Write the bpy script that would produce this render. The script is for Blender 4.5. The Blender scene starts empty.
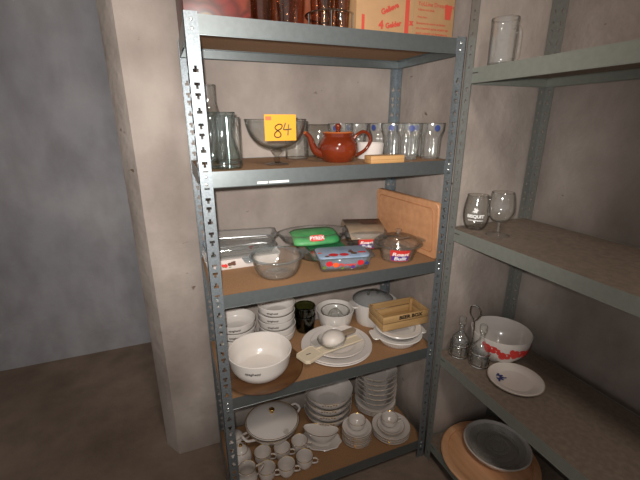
import bpy, bmesh, math, random
from mathutils import Vector, Matrix
random.seed(7)
C = bpy.context.scene.collection
sc = bpy.context.scene
PI = math.pi
TAU = 2*PI

# ------------------------------------------------------------------ materials
def lin(c):
    return tuple(((x/255)/12.92 if x/255 <= .04045 else ((x/255+.055)/1.055)**2.4) for x in c)+(1,)
def newmat(name):
    m = bpy.data.materials.new(name); m.use_nodes = True
    nt = m.node_tree; nt.nodes.clear()
    out = nt.nodes.new('ShaderNodeOutputMaterial')
    return m, nt, out
def pbr(name, col, rough=.5, metal=0, var=.0, scale=20, bump=0, bscale=None, col2=None, spec=.5, coat=0, stretch=None, detail=6):
    m, nt, out = newmat(name)
    b = nt.nodes.new('ShaderNodeBsdfPrincipled'); nt.links.new(b.outputs[0], out.inputs[0])
    b.inputs['Roughness'].default_value = rough; b.inputs['Metallic'].default_value = metal
    b.inputs['Specular IOR Level'].default_value = spec; b.inputs['Coat Weight'].default_value = coat
    c1 = lin(col)
    tc = nt.nodes.new('ShaderNodeTexCoord'); mp = nt.nodes.new('ShaderNodeMapping')
    nt.links.new(tc.outputs['Object'], mp.inputs[0])
    if stretch: mp.inputs['Scale'].default_value = stretch
    if col2 or var:
        c2 = lin(col2) if col2 else tuple(x*(1-var) for x in c1[:3])+(1,)
        n = nt.nodes.new('ShaderNodeTexNoise'); n.inputs['Scale'].default_value = scale; n.inputs['Detail'].default_value = detail
        nt.links.new(mp.outputs[0], n.inputs[0])
        r = nt.nodes.new('ShaderNodeValToRGB'); r.color_ramp.elements[0].position = .35; r.color_ramp.elements[1].position = .65
        r.color_ramp.elements[0].color = c2; r.color_ramp.elements[1].color = c1
        nt.links.new(n.outputs[0], r.inputs[0]); nt.links.new(r.outputs[0], b.inputs['Base Color'])
    else:
        b.inputs['Base Color'].default_value = c1
    if bump:
        n = nt.nodes.new('ShaderNodeTexNoise'); n.inputs['Scale'].default_value = bscale or scale; n.inputs['Detail'].default_value = 5
        nt.links.new(mp.outputs[0], n.inputs[0])
        bp = nt.nodes.new('ShaderNodeBump'); bp.inputs['Strength'].default_value = bump; bp.inputs['Distance'].default_value = .01
        nt.links.new(n.outputs[0], bp.inputs['Height']); nt.links.new(bp.outputs[0], b.inputs['Normal'])
    return m
def concrete(name, col, col2, spots=True):
    m, nt, out = newmat(name)
    b = nt.nodes.new('ShaderNodeBsdfPrincipled'); nt.links.new(b.outputs[0], out.inputs[0])
    b.inputs['Roughness'].default_value = .85; b.inputs['Specular IOR Level'].default_value = .2
    tc = nt.nodes.new('ShaderNodeTexCoord')
    def noise(s, d, st=(1,1,1)):
        mp = nt.nodes.new('ShaderNodeMapping'); mp.inputs['Scale'].default_value = st
        nt.links.new(tc.outputs['Object'], mp.inputs[0])
        n = nt.nodes.new('ShaderNodeTexNoise'); n.inputs['Scale'].default_value = s; n.inputs['Detail'].default_value = d
        nt.links.new(mp.outputs[0], n.inputs[0]); return n
    n1 = noise(2.2, 9); r = nt.nodes.new('ShaderNodeValToRGB')
    r.color_ramp.elements[0].position = .38; r.color_ramp.elements[1].position = .64
    r.color_ramp.elements[0].color = lin(col2); r.color_ramp.elements[1].color = lin(col)
    nt.links.new(n1.outputs[0], r.inputs[0])
    n2 = noise(5, 6, (1.3,1.3,.7)); mx = nt.nodes.new('ShaderNodeMix'); mx.data_type = 'RGBA'; mx.blend_type = 'MULTIPLY'
    r2 = nt.nodes.new('ShaderNodeValToRGB'); r2.color_ramp.elements[0].position = .3; r2.color_ramp.elements[0].color = (.78,.77,.76,1)
    r2.color_ramp.elements[1].position = .6; r2.color_ramp.elements[1].color = (1,1,1,1)
    nt.links.new(n2.outputs[0], r2.inputs[0]); mx.inputs[0].default_value = 1
    nt.links.new(r.outputs[0], mx.inputs[6]); nt.links.new(r2.outputs[0], mx.inputs[7])
    last = mx.outputs[2]
    if spots:   # small dark pits and rusty scrapes
        n3 = noise(15, 3, (.7,.7,1.4)); r3 = nt.nodes.new('ShaderNodeValToRGB')
        r3.color_ramp.elements[0].position = .245; r3.color_ramp.elements[0].color = (.42,.34,.28,1)
        r3.color_ramp.elements[1].position = .28; r3.color_ramp.elements[1].color = (1,1,1,1)
        nt.links.new(n3.outputs[0], r3.inputs[0])
        m2 = nt.nodes.new('ShaderNodeMix'); m2.data_type = 'RGBA'; m2.blend_type = 'MULTIPLY'; m2.inputs[0].default_value = 1
        nt.links.new(last, m2.inputs[6]); nt.links.new(r3.outputs[0], m2.inputs[7]); last = m2.outputs[2]
    nt.links.new(last, b.inputs['Base Color'])
    nb = noise(26, 10); bp = nt.nodes.new('ShaderNodeBump'); bp.inputs['Strength'].default_value = .45; bp.inputs['Distance'].default_value = .01
    nt.links.new(nb.outputs[0], bp.inputs['Height']); nt.links.new(bp.outputs[0], b.inputs['Normal'])
    return m
def wood(name, c1, c2, scale=6, stretch=(1,8,8), rough=.5):
    return pbr(name, c1, rough, 0, scale=scale, col2=c2, stretch=stretch, bump=.08, bscale=scale*3)
def thin_glass(name, tint=(.985,.99,.985), edge=(.45,.47,.45), gloss=1, wavy=0, bend=0, flash_haze=0):
    m, nt, out = newmat(name)
    lw = nt.nodes.new('ShaderNodeLayerWeight'); lw.inputs[0].default_value = .5
    r = nt.nodes.new('ShaderNodeValToRGB')
    r.color_ramp.elements[0].position = .45; r.color_ramp.elements[0].color = tint+(1,)
    r.color_ramp.elements[1].position = .97; r.color_ramp.elements[1].color = edge+(1,)
    nt.links.new(lw.outputs['Facing'], r.inputs[0])
    t = nt.nodes.new('ShaderNodeBsdfTransparent'); nt.links.new(r.outputs[0], t.inputs[0])
    g = nt.nodes.new('ShaderNodeBsdfGlossy'); g.inputs['Roughness'].default_value = .07; g.inputs[0].default_value = (gloss,gloss,gloss,1)
    lf = nt.nodes.new('ShaderNodeLayerWeight'); lf.inputs[0].default_value = .5
    pw = nt.nodes.new('ShaderNodeMath'); pw.operation = 'POWER'; pw.inputs[1].default_value = 4; nt.links.new(lf.outputs['Facing'], pw.inputs[0])
    fr = nt.nodes.new('ShaderNodeMath'); fr.operation = 'MULTIPLY_ADD'; fr.inputs[1].default_value = .6; fr.inputs[2].default_value = .06
    nt.links.new(pw.outputs[0], fr.inputs[0])
    if wavy:
        tc = nt.nodes.new('ShaderNodeTexCoord'); n = nt.nodes.new('ShaderNodeTexNoise'); n.inputs['Scale'].default_value = wavy
        nt.links.new(tc.outputs['Object'], n.inputs[0]); bp = nt.nodes.new('ShaderNodeBump'); bp.inputs['Strength'].default_value = .5
        bp.inputs['Distance'].default_value = .004
        nt.links.new(n.outputs[0], bp.inputs['Height'])
        nt.links.new(bp.outputs[0], g.inputs['Normal']); nt.links.new(bp.outputs[0], lf.inputs['Normal'])
    if bend:
        rf = nt.nodes.new('ShaderNodeBsdfRefraction'); rf.inputs['IOR'].default_value = 1.4; rf.inputs['Roughness'].default_value = .02
        nt.links.new(r.outputs[0], rf.inputs[0])
        if wavy: nt.links.new(bp.outputs[0], rf.inputs['Normal'])
        m1 = nt.nodes.new('ShaderNodeMixShader'); m1.inputs[0].default_value = bend
        nt.links.new(t.outputs[0], m1.inputs[1]); nt.links.new(rf.outputs[0], m1.inputs[2]); t = m1
    if flash_haze:  # pale diffuse mixed into the glass stands in for flash and caustic brightness
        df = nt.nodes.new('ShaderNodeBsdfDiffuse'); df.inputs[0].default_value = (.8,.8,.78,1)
        m3 = nt.nodes.new('ShaderNodeMixShader'); m3.inputs[0].default_value = flash_haze
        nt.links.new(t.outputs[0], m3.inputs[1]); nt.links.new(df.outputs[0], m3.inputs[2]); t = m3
    mx = nt.nodes.new('ShaderNodeMixShader')
    nt.links.new(fr.outputs[0], mx.inputs[0]); nt.links.new(t.outputs[0], mx.inputs[1]); nt.links.new(g.outputs[0], mx.inputs[2])
    nt.links.new(mx.outputs[0], out.inputs[0])
    return m
M = {}
M['concrete'] = concrete('concrete', (174,162,153), (144,132,124))
M['concrete_far'] = concrete('far_concrete', (172,170,172), (158,156,160), False)
M['floor'] = concrete('floor_concrete', (140,122,108), (124,107,94), False)
M['ceiling'] = concrete('ceiling_concrete', (165,155,145), (150,140,132), False)
M['galv'] = pbr('galvanised_steel', (138,144,147), .47, .7, col2=(120,127,131), scale=160, detail=2)
M['beam'] = pbr('grey_steel', (126,132,132), .4, .78, var=.08, scale=60)
M['beam2'] = pbr('grey_green_steel', (138,141,132), .5, .35, var=.08, scale=60)
M['post2'] = pbr('dull_grey_steel', (126,126,120), .5, .3, var=.1, scale=80)
M['bright'] = pbr('bright_steel', (215,215,210), .25, .8)
M['chip'] = pbr('particleboard', (154,116,80), .8, col2=(134,98,66), scale=220, bump=.1, bscale=200)
M['chip2'] = pbr('grey_shelf_board', (128,112,98), .75, col2=(112,98,86), scale=60)
M['china'] = pbr('white_china', (206,197,190), .12, coat=.3)
M['stone'] = pbr('white_stoneware', (210,202,194), .2, coat=.3)
M['gold'] = pbr('gold_trim', (212,170,90), .2, 1)
M['ink'] = pbr('dark_print', (62,56,54), .6)
M['inkblack'] = pbr('black_marker', (22,16,14), .5)
M['yellow'] = pbr('yellow_card', (205,142,14), .6)
M['card_white'] = pbr('white_paper', (230,228,224), .6)
M['red'] = pbr('red_print', (206,52,46), .5)
M['redbox'] = pbr('reddish_print', (176,62,46), .7)
M['carton'] = pbr('brown_cardboard', (160,124,86), .8, var=.08, scale=30)
M['teapot'] = pbr('brown_glaze', (112,42,18), .06, col2=(92,32,13), scale=8, coat=.6)
M['teapot_rim'] = pbr('amber_glaze', (165,88,38), .1, coat=.6)
M['beech'] = wood('pale_beech', (188,146,96), (172,130,82), 5, (1,9,9))
M['board'] = wood('cutting_board_wood', (196,144,104), (182,130,92), 4, (9,1,9))
M['groove'] = pbr('board_groove_wood', (168,116,78), .6)
M['pine'] = wood('pine_slats', (176,142,96), (160,126,82), 6, (1,10,10))
M['acacia'] = wood('dark_turntable_wood', (98,66,38), (76,50,30), 5, (1,10,3), .35)
M['tray'] = wood('orange_beech', (228,176,134), (212,156,112), 4, (8,1,3), .45)
M['glass'] = thin_glass('clear_glass', flash_haze=.006)
M['glass_wavy'] = thin_glass('pressed_clear_glass', (.99,.995,.99), (.42,.43,.42), wavy=60, flash_haze=.03)
M['glass_green'] = thin_glass('blue_green_glass', (.92,.955,.955), (.36,.43,.44))
M['glass_smoke'] = thin_glass('greyish_glass', (.95,.95,.94), (.36,.37,.36), flash_haze=.006)
M['glass_dish'] = thin_glass('oven_glass', (.985,.992,.992), (.46,.52,.54), flash_haze=.01)
M['glass_rim'] = thin_glass('oven_glass_rim', (.90,.945,.965), (.42,.52,.58), flash_haze=.025)
M['glass_lid'] = thin_glass('smoky_lid_glass', (.84,.85,.86), (.4,.41,.42), flash_haze=.08)
M['glass_dark'] = thin_glass('dark_green_glass', (.52,.55,.40), (.12,.14,.08))
M['glass_amber'] = thin_glass('brownish_glass', (.90,.80,.72), (.42,.28,.22), wavy=40)
M['glass_stem'] = thin_glass('thick_stem_glass', (.86,.86,.84), (.22,.21,.2), wavy=50)
M['chrome'] = pbr('chrome_wire', (190,188,184), .12, 1)
M['blue'] = pbr('blue_print', (44,58,112), .5)
M['lightblue'] = pbr('pale_blue_card', (150,166,184), .5, col2=(128,148,172), scale=25)
M['green'] = pbr('green_card', (44,130,74), .5, col2=(92,160,96), scale=14)
M['darkgreen'] = pbr('dark_green_card', (22,100,58), .5)
M['purple'] = pbr('purple_print', (84,52,128), .5)
M['orange'] = pbr('orange_print', (222,92,44), .5)
M['leaf'] = pbr('leaf_print', (92,112,48), .6)
M['brownprint'] = pbr('brown_print', (96,60,44), .6)
M['kraft'] = pbr('tan_card_sleeve', (150,130,108), .6, col2=(132,112,92), scale=12)
M['cream'] = pbr('cream_plastic', (206,191,166), .35)
M['milky'] = pbr('milky_white', (200,190,180), .45)
M['redcerise'] = pbr('cherry_red_print', (196,34,44), .5)
def deco_mat():
    m, nt, out = newmat('ringed_red_brown_print')
    b = nt.nodes.new('ShaderNodeBsdfPrincipled'); nt.links.new(b.outputs[0], out.inputs[0]); b.inputs['Roughness'].default_value = .4
    tc = nt.nodes.new('ShaderNodeTexCoord')
    v = nt.nodes.new('ShaderNodeTexVoronoi'); v.inputs['Scale'].default_value = 13; nt.links.new(tc.outputs['Object'], v.inputs[0])
    r = nt.nodes.new('ShaderNodeValToRGB'); e = r.color_ramp.elements
    e[0].position = 0; e[0].color = lin((112,60,32)); e[1].position = 1; e[1].color = lin((122,52,40))
    for p, c in ((.12,(150,104,62)), (.3,(140,98,62)), (.36,(76,30,24)), (.5,(132,50,38)), (.62,(96,42,32)), (.75,(138,62,46))):
        k = e.new(p); k.color = lin(c)
    nt.links.new(v.outputs['Distance'], r.inputs[0])
    n = nt.nodes.new('ShaderNodeTexNoise'); n.inputs['Scale'].default_value = 9; nt.links.new(tc.outputs['Object'], n.inputs[0])
    mx = nt.nodes.new('ShaderNodeMix'); mx.data_type = 'RGBA'; mx.blend_type = 'MULTIPLY'; mx.inputs[0].default_value = .8
    nt.links.new(r.outputs[0], mx.inputs[6]); nt.links.new(n.outputs['Color'], mx.inputs[7]); nt.links.new(mx.outputs[2], b.inputs['Base Color'])
    return m
M['deco'] = deco_mat()
M['deco2'] = pbr('brown_orange_print', (134,72,46), .5, col2=(72,48,38), scale=14, stretch=(1.6,1,.35), detail=2)

# ------------------------------------------------------------------ mesh tools
class MB:
    def __init__(s): s.v = []; s.f = []
    def add(s, v, f, mtx=None):
        k = len(s.v)
        s.v += [tuple(mtx @ Vector(p)) if mtx else tuple(p) for p in v]
        s.f += [tuple(i+k for i in q) for q in f]; return s
    def mesh(s, name, ang=35):
        me = bpy.data.meshes.new(name); me.from_pydata(s.v, [], s.f); me.update()
        bm = bmesh.new(); bm.from_mesh(me); bmesh.ops.remove_doubles(bm, verts=bm.verts, dist=1e-6)
        bmesh.ops.recalc_face_normals(bm, faces=bm.faces); bm.to_mesh(me); bm.free()
        me.shade_smooth(); me.set_sharp_from_angle(angle=math.radians(ang)); return me
def T3(x=0,y=0,z=0,rx=0,ry=0,rz=0):
    return Matrix.Translation((x,y,z)) @ Matrix.Rotation(rz,4,'Z') @ Matrix.Rotation(ry,4,'Y') @ Matrix.Rotation(rx,4,'X')
def box(mb, x0,x1,y0,y1,z0,z1, b=0, mtx=None):
    if b <= 0:
        v = [(x,y,z) for z in (z0,z1) for y in (y0,y1) for x in (x0,x1)]
        return mb.add(v, [(0,2,3,1),(4,5,7,6),(0,1,5,4),(2,6,7,3),(0,4,6,2),(1,3,7,5)], mtx)
    bm = bmesh.new(); bmesh.ops.create_cube(bm, size=1)
    for v in bm.verts:
        v.co = Vector(((x0+x1)/2+v.co.x*(x1-x0), (y0+y1)/2+v.co.y*(y1-y0), (z0+z1)/2+v.co.z*(z1-z0)))
    bmesh.ops.bevel(bm, geom=bm.edges, offset=b, segments=2, affect='EDGES', profile=.5)
    bm.verts.index_update(); v = [tuple(p.co) for p in bm.verts]; f = [[q.index for q in g.verts] for g in bm.faces]; bm.free()
    return mb.add(v, f, mtx)
def lathe(mb, prof, n=48, mtx=None, sx=1, sy=1, mod=None):
    v = []; f = []; rings = []
    for r, z in prof:
        if r < 1e-6: rings.append([len(v)]); v.append((0,0,z))
        else:
            rings.append(list(range(len(v), len(v)+n)))
            for i in range(n):
                a = TAU*i/n; k = mod(a, z, r) if mod else 1
                v.append((r*k*sx*math.cos(a), r*k*sy*math.sin(a), z))
    for A, B in zip(rings, rings[1:]):
        if len(A) == 1 and len(B) == 1: continue
        for i in range(n):
            j = (i+1) % n
            if len(A) == 1: f.append((A[0], B[i], B[j]))
            elif len(B) == 1: f.append((A[i], A[j], B[0]))
            else: f.append((A[i], A[j], B[j], B[i]))
    return mb.add(v, f, mtx)
def smooth(prof, k=4):
    out = []
    n = len(prof)
    for i in range(n-1):
        p0 = Vector(prof[max(i-1,0)]); p1 = Vector(prof[i]); p2 = Vector(prof[i+1]); p3 = Vector(prof[min(i+2,n-1)])
        for s in range(k):
            t = s/k
            out.append(tuple(.5*((2*p1)+(-p0+p2)*t+(2*p0-5*p1+4*p2-p3)*t*t+(-p0+3*p1-3*p2+p3)*t**3)))
    out.append(tuple(prof[-1])); return out
def vessel(outer, t, foot=0):
    """closed cross-section of an open vessel: outer goes from the base edge up to the rim"""
    o = list(outer); inn = []
    n = len(o)
    for i, (r, z) in enumerate(o):
        a = Vector(o[max(i-1,0)]); b = Vector(o[min(i+1,n-1)]); d = (b-a)
        if d.length < 1e-9: d = Vector((0,1))
        d.normalize(); nx, nz = -d.y, d.x
        inn.append((max(r+nx*t, .0005), max(z+nz*t, o[0][1]+t)))
    inn[-1] = (o[-1][0]-t, o[-1][1])
    top = [(o[-1][0]-t*.5, o[-1][1]+t*.35)]
    return [(0, o[0][1]+foot)] + ([(o[0][0]*.9, o[0][1]+foot)] if foot else []) + o + top + inn[::-1] + [(0, o[0][1]+t)]
def tube(mb, pts, r, n=8, closed=False, mtx=None, sm=0, rfn=None):
    P = [Vector(p) for p in pts]
    if sm:
        Q = []
        m = len(P); rng = m if closed else m-1
        for i in range(rng):
            p0 = P[(i-1) % m] if closed or i else P[0]; p1 = P[i]; p2 = P[(i+1) % m]; p3 = P[(i+2) % m] if closed or i+2 < m else P[-1]
            for s in range(sm):
                t = s/sm; Q.append(.5*((2*p1)+(-p0+p2)*t+(2*p0-5*p1+4*p2-p3)*t*t+(-p0+3*p1-3*p2+p3)*t**3))
        if not closed: Q.append(P[-1])
        P = Q
    m = len(P); v = []; f = []; up = None
    for i in range(m):
        a = P[(i-1) % m] if closed or i else P[0]; b = P[(i+1) % m] if closed or i+1 < m else P[-1]
        d = (b-a).normalized()
        if up is None: up = d.orthogonal().normalized()
        up = (up-d*up.dot(d)).normalized(); w = d.cross(up)
        rr_ = rfn(i/(m-1)) if rfn else r
        for k in range(n):
            an = TAU*k/n; v.append(P[i]+(up*math.cos(an)+w*math.sin(an))*rr_)
    for i in range(m if closed else m-1):
        A = i*n; B = ((i+1) % m)*n
        for k in range(n):
            l = (k+1) % n; f.append((A+k, A+l, B+l, B+k))
    if not closed: f.append(tuple(range(n))[::-1]); f.append(tuple(range((m-1)*n, m*n)))
    return mb.add(v, f, mtx)
def ring(mb, R, z, r, n=48, sx=1, sy=1, mtx=None):
    return tube(mb, [(R*sx*math.cos(TAU*i/n), R*sy*math.sin(TAU*i/n), z) for i in range(n)], r, 6, True, mtx)
def rr(w, d, rad, z, k=6, cx=0, cy=0):
    out = []; rad = min(rad, w/2-1e-4, d/2-1e-4)
    for q, (sx, sy) in enumerate(((1,1),(-1,1),(-1,-1),(1,-1))):
        for i in range(k+1):
            a = q*PI/2+PI/2*i/k
            out.append((cx+sx*(w/2-rad)+rad*math.cos(a), cy+sy*(d/2-rad)+rad*math.sin(a), z))
    return out
def loft(mb, secs, mtx=None, cap=True):
    n = len(secs[0]); v = [p for s in secs for p in s]; f = []
    for i in range(len(secs)-1):
        for k in range(n):
            l = (k+1) % n; f.append((i*n+k, i*n+l, (i+1)*n+l, (i+1)*n+k))
    if cap: f.append(tuple(range(n))[::-1]); f.append(tuple(range((len(secs)-1)*n, len(secs)*n)))
    return mb.add(v, f, mtx)
def prism(mb, pts, h, mtx=None):
    n = len(pts); v = [(x,y,0) for x,y in pts]+[(x,y,h) for x,y in pts]
    f = [tuple(range(n))[::-1], tuple(range(n,2*n))]+[(i,(i+1)%n,n+(i+1)%n,n+i) for i in range(n)]
    return mb.add(v, f, mtx)
def text_data(s, size, shear=0, bold=0, extrude=.0002, align='CENTER'):
    cu = bpy.data.curves.new('t', 'FONT'); cu.body = s; cu.size = size; cu.shear = shear; cu.extrude = extrude
    cu.offset = bold; cu.align_x = align; cu.align_y = 'CENTER'; cu.resolution_u = 2
    o = bpy.data.objects.new('t', cu); C.objects.link(o)
    dg = bpy.context.evaluated_depsgraph_get(); me = bpy.data.meshes.new_from_object(o.evaluated_get(dg))
    v = [tuple(p.co) for p in me.vertices]; f = [tuple(p.vertices) for p in me.polygons]
    bpy.data.objects.remove(o); bpy.data.curves.remove(cu); bpy.data.meshes.remove(me)
    return v, f
def wrap(v, R, z, ang, taper=0):
    """bends flat x/y artwork round an upright cylinder; ang=0 faces -Y"""
    out = []
    for x, y, h in v:
        rad = R+h+.0003+taper*y; a = x/R+ang
        out.append((rad*math.sin(a), -rad*math.cos(a), z+y))
    return out
def wrap_on(v, prof, z, ang, off=.0006):
    out = []
    def rad(h):
        for (r0,z0),(r1,z1) in zip(prof, prof[1:]):
            if z0 <= h <= z1 and z1 > z0: return r0+(r1-r0)*(h-z0)/(z1-z0)
        return prof[-1][0] if h > prof[-1][1] else prof[0][0]
    Rm = rad(z)
    for x, y, h in v:
        r_ = rad(z+y)+off+h; a = x/Rm+ang; out.append((r_*math.sin(a), -r_*math.cos(a), z+y))
    return out
def facing(x, y, z, rz=0):   # flat x/y artwork turned upright to face -Y
    return T3(x,y,z,PI/2,0,rz)
def grid(w, h, nx=8, ny=4):
    v = [((i/nx-.5)*w, (j/ny-.5)*h, 0) for j in range(ny+1) for i in range(nx+1)]
    return v, [(j*(nx+1)+i, j*(nx+1)+i+1, (j+1)*(nx+1)+i+1, (j+1)*(nx+1)+i) for j in range(ny) for i in range(nx)]
def disc(rx, ry, n=20, cx=0, cy=0, h=.0003):
    v = [(cx,cy,h)]+[(cx+rx*math.cos(TAU*i/n), cy+ry*math.sin(TAU*i/n), h) for i in range(n)]
    return v, [(0,i+1,(i+1)%n+1) for i in range(n)]

# ------------------------------------------------------------------ objects
def link(name, me, mat, parent=None, loc=(0,0,0), rot=(0,0,0), label=None):
    if isinstance(me, MB): me = me.mesh(name)
    o = bpy.data.objects.new(name, me); C.objects.link(o)
    if mat: me.materials.clear(); me.materials.append(M[mat])
    o.parent = parent; o.location = loc; o.rotation_euler = rot
    if label: o['label'] = label
    return o
def thing(name, label, cat, loc=(0,0,0), rz=0, group=None):
    o = bpy.data.objects.new(name, None); C.objects.link(o); o.empty_display_size = .05
    o.location = loc; o.rotation_euler = (0,0,rz); o['label'] = label; o['category'] = cat
    if group: o['group'] = group
    return o
def tag(o, label, cat, group=None):
    o['label'] = label; o['category'] = cat
    if group: o['group'] = group
    return o
def struct(name, mb, mat):
    o = link(name, mb, mat); o['kind'] = 'structure'; return o
def kids(o): return [c for c in C.objects if c.parent == o]
def dup(root, loc, rz=None, label=None):
    def cp(o, par):
        c = o.copy(); C.objects.link(c); c.parent = par
        for k in kids(o): cp(k, c)
        return c
    r = cp(root, None); r.location = loc
    if rz is not None: r.rotation_euler = (0,0,rz)
    if label: r['label'] = label
    return r
ORD = ['lowest','second','third','fourth','fifth','sixth','seventh','eighth','ninth','tenth','eleventh']
def rank(i, n):
    return 'topmost' if i == n-1 else ('bottom' if i == 0 else ORD[i]+' from the bottom')

# ------------------------------------------------------------------ the setting
mb = MB(); prism(mb, [(-.19,.445),(1.0,.445),(1.0,.85),(-.27,.85),(-.245,.53)], 2.75); struct('wall_back', mb, 'concrete')
mb = MB(); box(mb, .932,1.345,.004,.445,0,2.75); struct('wall_right', mb, 'concrete')
mb = MB(); box(mb, 1.345,1.5,-2.6,.445,0,2.75); struct('wall_side', mb, 'concrete')
mb = MB(); box(mb, -2.95,1.0,1.55,1.7,0,2.75); struct('wall_far', mb, 'concrete_far')
mb = MB(); box(mb, -2.95,1.6,-2.7,1.7,-.1,0); struct('floor', mb, 'floor')
mb = MB(); box(mb, -2.95,1.6,-2.7,1.7,2.75,2.85); struct('ceiling', mb, 'ceiling')

# ------------------------------------------------------------------ shelving
W, D = .9, .41
PW = .036
def flange_rects(H, w=PW, small=False):
    """solid pieces (x0,x1,z0,z1) of a strip with key-shaped slots left open"""
    k = .7 if small else 1.0
    W1, W2, hh = .0075*k, .0034*k, .0082*(.8 if small else 1); c = w*.52
    out = []; top = H; z = H-.135; n = 0; steps = (.041,.0265,.0365)
    while z > .03:
        a, b = z-hh, z+hh; m = z+(hh*.05)
        out.append((0,w,b,top))
        up = (n % 3 == 0)
        lo, hi = (W1, W2) if up else (W2, W1)
        for (p,q,g) in ((a,m,lo),(m,b,hi)): out += [(0,c-g,p,q),(c+g,w,p,q)]
        top = a; z -= steps[n % 3]; n += 1
    out.append((0,w,0,top)); return out
def post_mesh(H, sx, sy, small=False):
    """corner at origin; flanges run towards sx*X and sy*Y"""
    mb = MB(); e = .0016
    for x0,x1,z0,z1 in flange_rects(H, small=small):
        box(mb, *sorted((sx*x0,sx*x1)), *sorted((0,sy*e)), z0, z1)
        box(mb, *sorted((0,sx*e)), *sorted((sy*x0,sy*x1)), z0, z1)
    me = bpy.data.meshes.new('post'); me.from_pydata(mb.v, [], mb.f); me.update()
    bm = bmesh.new(); bm.from_mesh(me); bmesh.ops.remove_doubles(bm, verts=bm.verts, dist=1e-5)
    bmesh.ops.recalc_face_normals(bm, faces=bm.faces); bm.to_mesh(me); bm.free()
    return me
def beam_bar(L, hb=.048):
    mb = MB(); prof = [(0,0),(.0016,0),(.0016,hb-.019),(.017,hb-.019),(.017,hb-.0175),(.0016,hb-.0175),(.0016,hb),(0,hb)]
    # profile in (depth, z), swept along x; rolled lips top and bottom
    n = len(prof); v = [(x,y,z) for x in (0,L) for y,z in prof]
    mb.add(v, [tuple(range(n)), tuple(range(n,2*n))[::-1]]+[(i,(i+1)%n,n+(i+1)%n,n+i) for i in range(n)])
    tube(mb, [(0,.0012,0.0012),(L,.0012,.0012)], .0018, 6)
    return mb
def shelving(root, W, D, levels, H, pmat, bmat, boardmat, hb=.048, small=False, backmat=None, rivets=True):
    for sx, sy, x, y in ((1,1,0,0),(-1,1,W,0),(1,-1,0,D),(-1,-1,W,D)):
        link('post', post_mesh(H, sx, sy, small), (backmat if y and backmat else pmat), root, (x,y,0))
    for z in levels:
        e = .0022
        link('front_beam', beam_bar(W-2*e, hb), bmat, root, (e, e, z-hb))
        link('back_beam', beam_bar(W-2*e, hb), bmat, root, (W-e, D-e, z-hb), (0,0,PI))
        link('side_beam', beam_bar(D-2*e, hb), bmat, root, (e, D-e, z-hb), (0,0,-PI/2))
        link('side_beam', beam_bar(D-2*e, hb), bmat, root, (W-e, e, z-hb), (0,0,PI/2))
        mb = MB(); box(mb, .0045,W-.0045,.0045,D-.0045,z-.0172,z-.002); link('shelf_board', mb, boardmat, root)
        if rivets:
            for px in (PW*.52, W-PW*.52):
                for dz in (.014,.035):
                    mb = MB(); lathe(mb, [(0,0),(.0042,0),(.0042,.001),(.003,.0022),(0,.0026)], 12, T3(0,0,0,PI/2,0,0))
                    link('rivet', mb, 'bright', root, (px,-.0002,z-dz))
LV = [.102,.607,1.007,1.40,1.80]
unit = thing('metal_shelving_unit', 'tall galvanised metal shelving unit with five brown boards, against the concrete wall', 'shelving unit')
shelving(unit, W, D, LV, 1.805, 'galv', 'beam', 'chip', small=False)
for x0, x1 in ((.166,.198),(.202,.266)):
    mb = MB(); box(mb, x0,x1,-.0002,.0012,1.3575,1.364); link('white_label_strip', mb, 'card_white', unit, (0,.0006,0))
nb = thing('metal_shelving_unit', 'grey-green metal shelving unit at right angles, by the right picture side', 'shelving unit', (.905,-.0022,0), -PI/2)
NL = [.112,.585,1.145,1.706]
shelving(nb, .95, .40, NL, 2.05, 'post2', 'beam2', 'chip2', small=True, rivets=False)
for z in NL:
    mb = MB(); box(mb, .037,.062,-.0004,.0005,-.0016,.0016); link('beam_slot', mb, 'ink', nb, (0,.002,z-.016))

def on(level): return level-.002
Z1, Z2, Z3, Z4, Z5 = on(1.80), on(1.40), on(1.007), on(.607), on(.102)

# ------------------------------------------------------------------ top shelf
def crease_box(mb, x0,x1,y0,y1,z0,z1): box(mb, x0,x1,y0,y1,z0,z1,.002)
t = thing('decorated_box', 'reddish brown printed box with ringed ornament, at the left end of the top shelf', 'box', (.098,.215,Z1))
mb = MB(); box(mb, -.092,.088,-.16,.16,0,.17,.002); link('box_body', mb, 'deco', t)
mb = MB(); box(mb, -.094,.09,-.162,.162,.15,.2,.002); link('lid', mb, 'deco', t)
t = thing('decorated_box', 'flat brown and orange printed box standing behind the brown tumblers, top shelf', 'box', (.352,.33,Z1))
mb = MB(); box(mb, -.15,.15,-.045,.045,0,.21,.002); link('box_body', mb, 'deco2', t)
mb = MB(); box(mb, -.152,.152,-.047,.047,.18,.215,.002); link('lid', mb, 'deco2', t)
def amber(x, y, h, r, lab, star=False):
    t = thing('drinking_glass', lab, 'glass', (x,y,Z1), 0, 'amber drinking glasses on the top shelf')
    mb = MB(); lathe(mb, vessel([(r*.72,0),(r*.75,.012),(r*.9,h*.55),(r,h)], .0025, .004), 32, mod=lambda a,z,q: 1+.035*math.cos(12*a)); link('bowl', mb, 'glass_amber', t)
    mb = MB(); ring(mb, r-.001, h, .0016, 32); link('rim', mb, 'glass_amber', t)
for k,(x,y,h,r,l) in enumerate(((.225,.10,.15,.034,'brown glass tumbler next to the ringed printed box'),
        (.300,.09,.16,.034,'brown glass tumbler with sparkles, second from the printed box'),
        (.255,.20,.17,.036,'brown glass tumbler behind the sparkling one on the top shelf'),
        (.352,.17,.17,.036,'orange-brown glass tumbler left of the wire rack on the top shelf'),
        (.318,.245,.17,.034,'amber glass tumbler at the back behind the orange-brown one'))):
    amber(x,y,h,r,l)
t = thing('wire_glass_rack', 'chrome wire rack with a ring holding brown glasses, on the top shelf', 'rack', (.455,.125,Z1))
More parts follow.
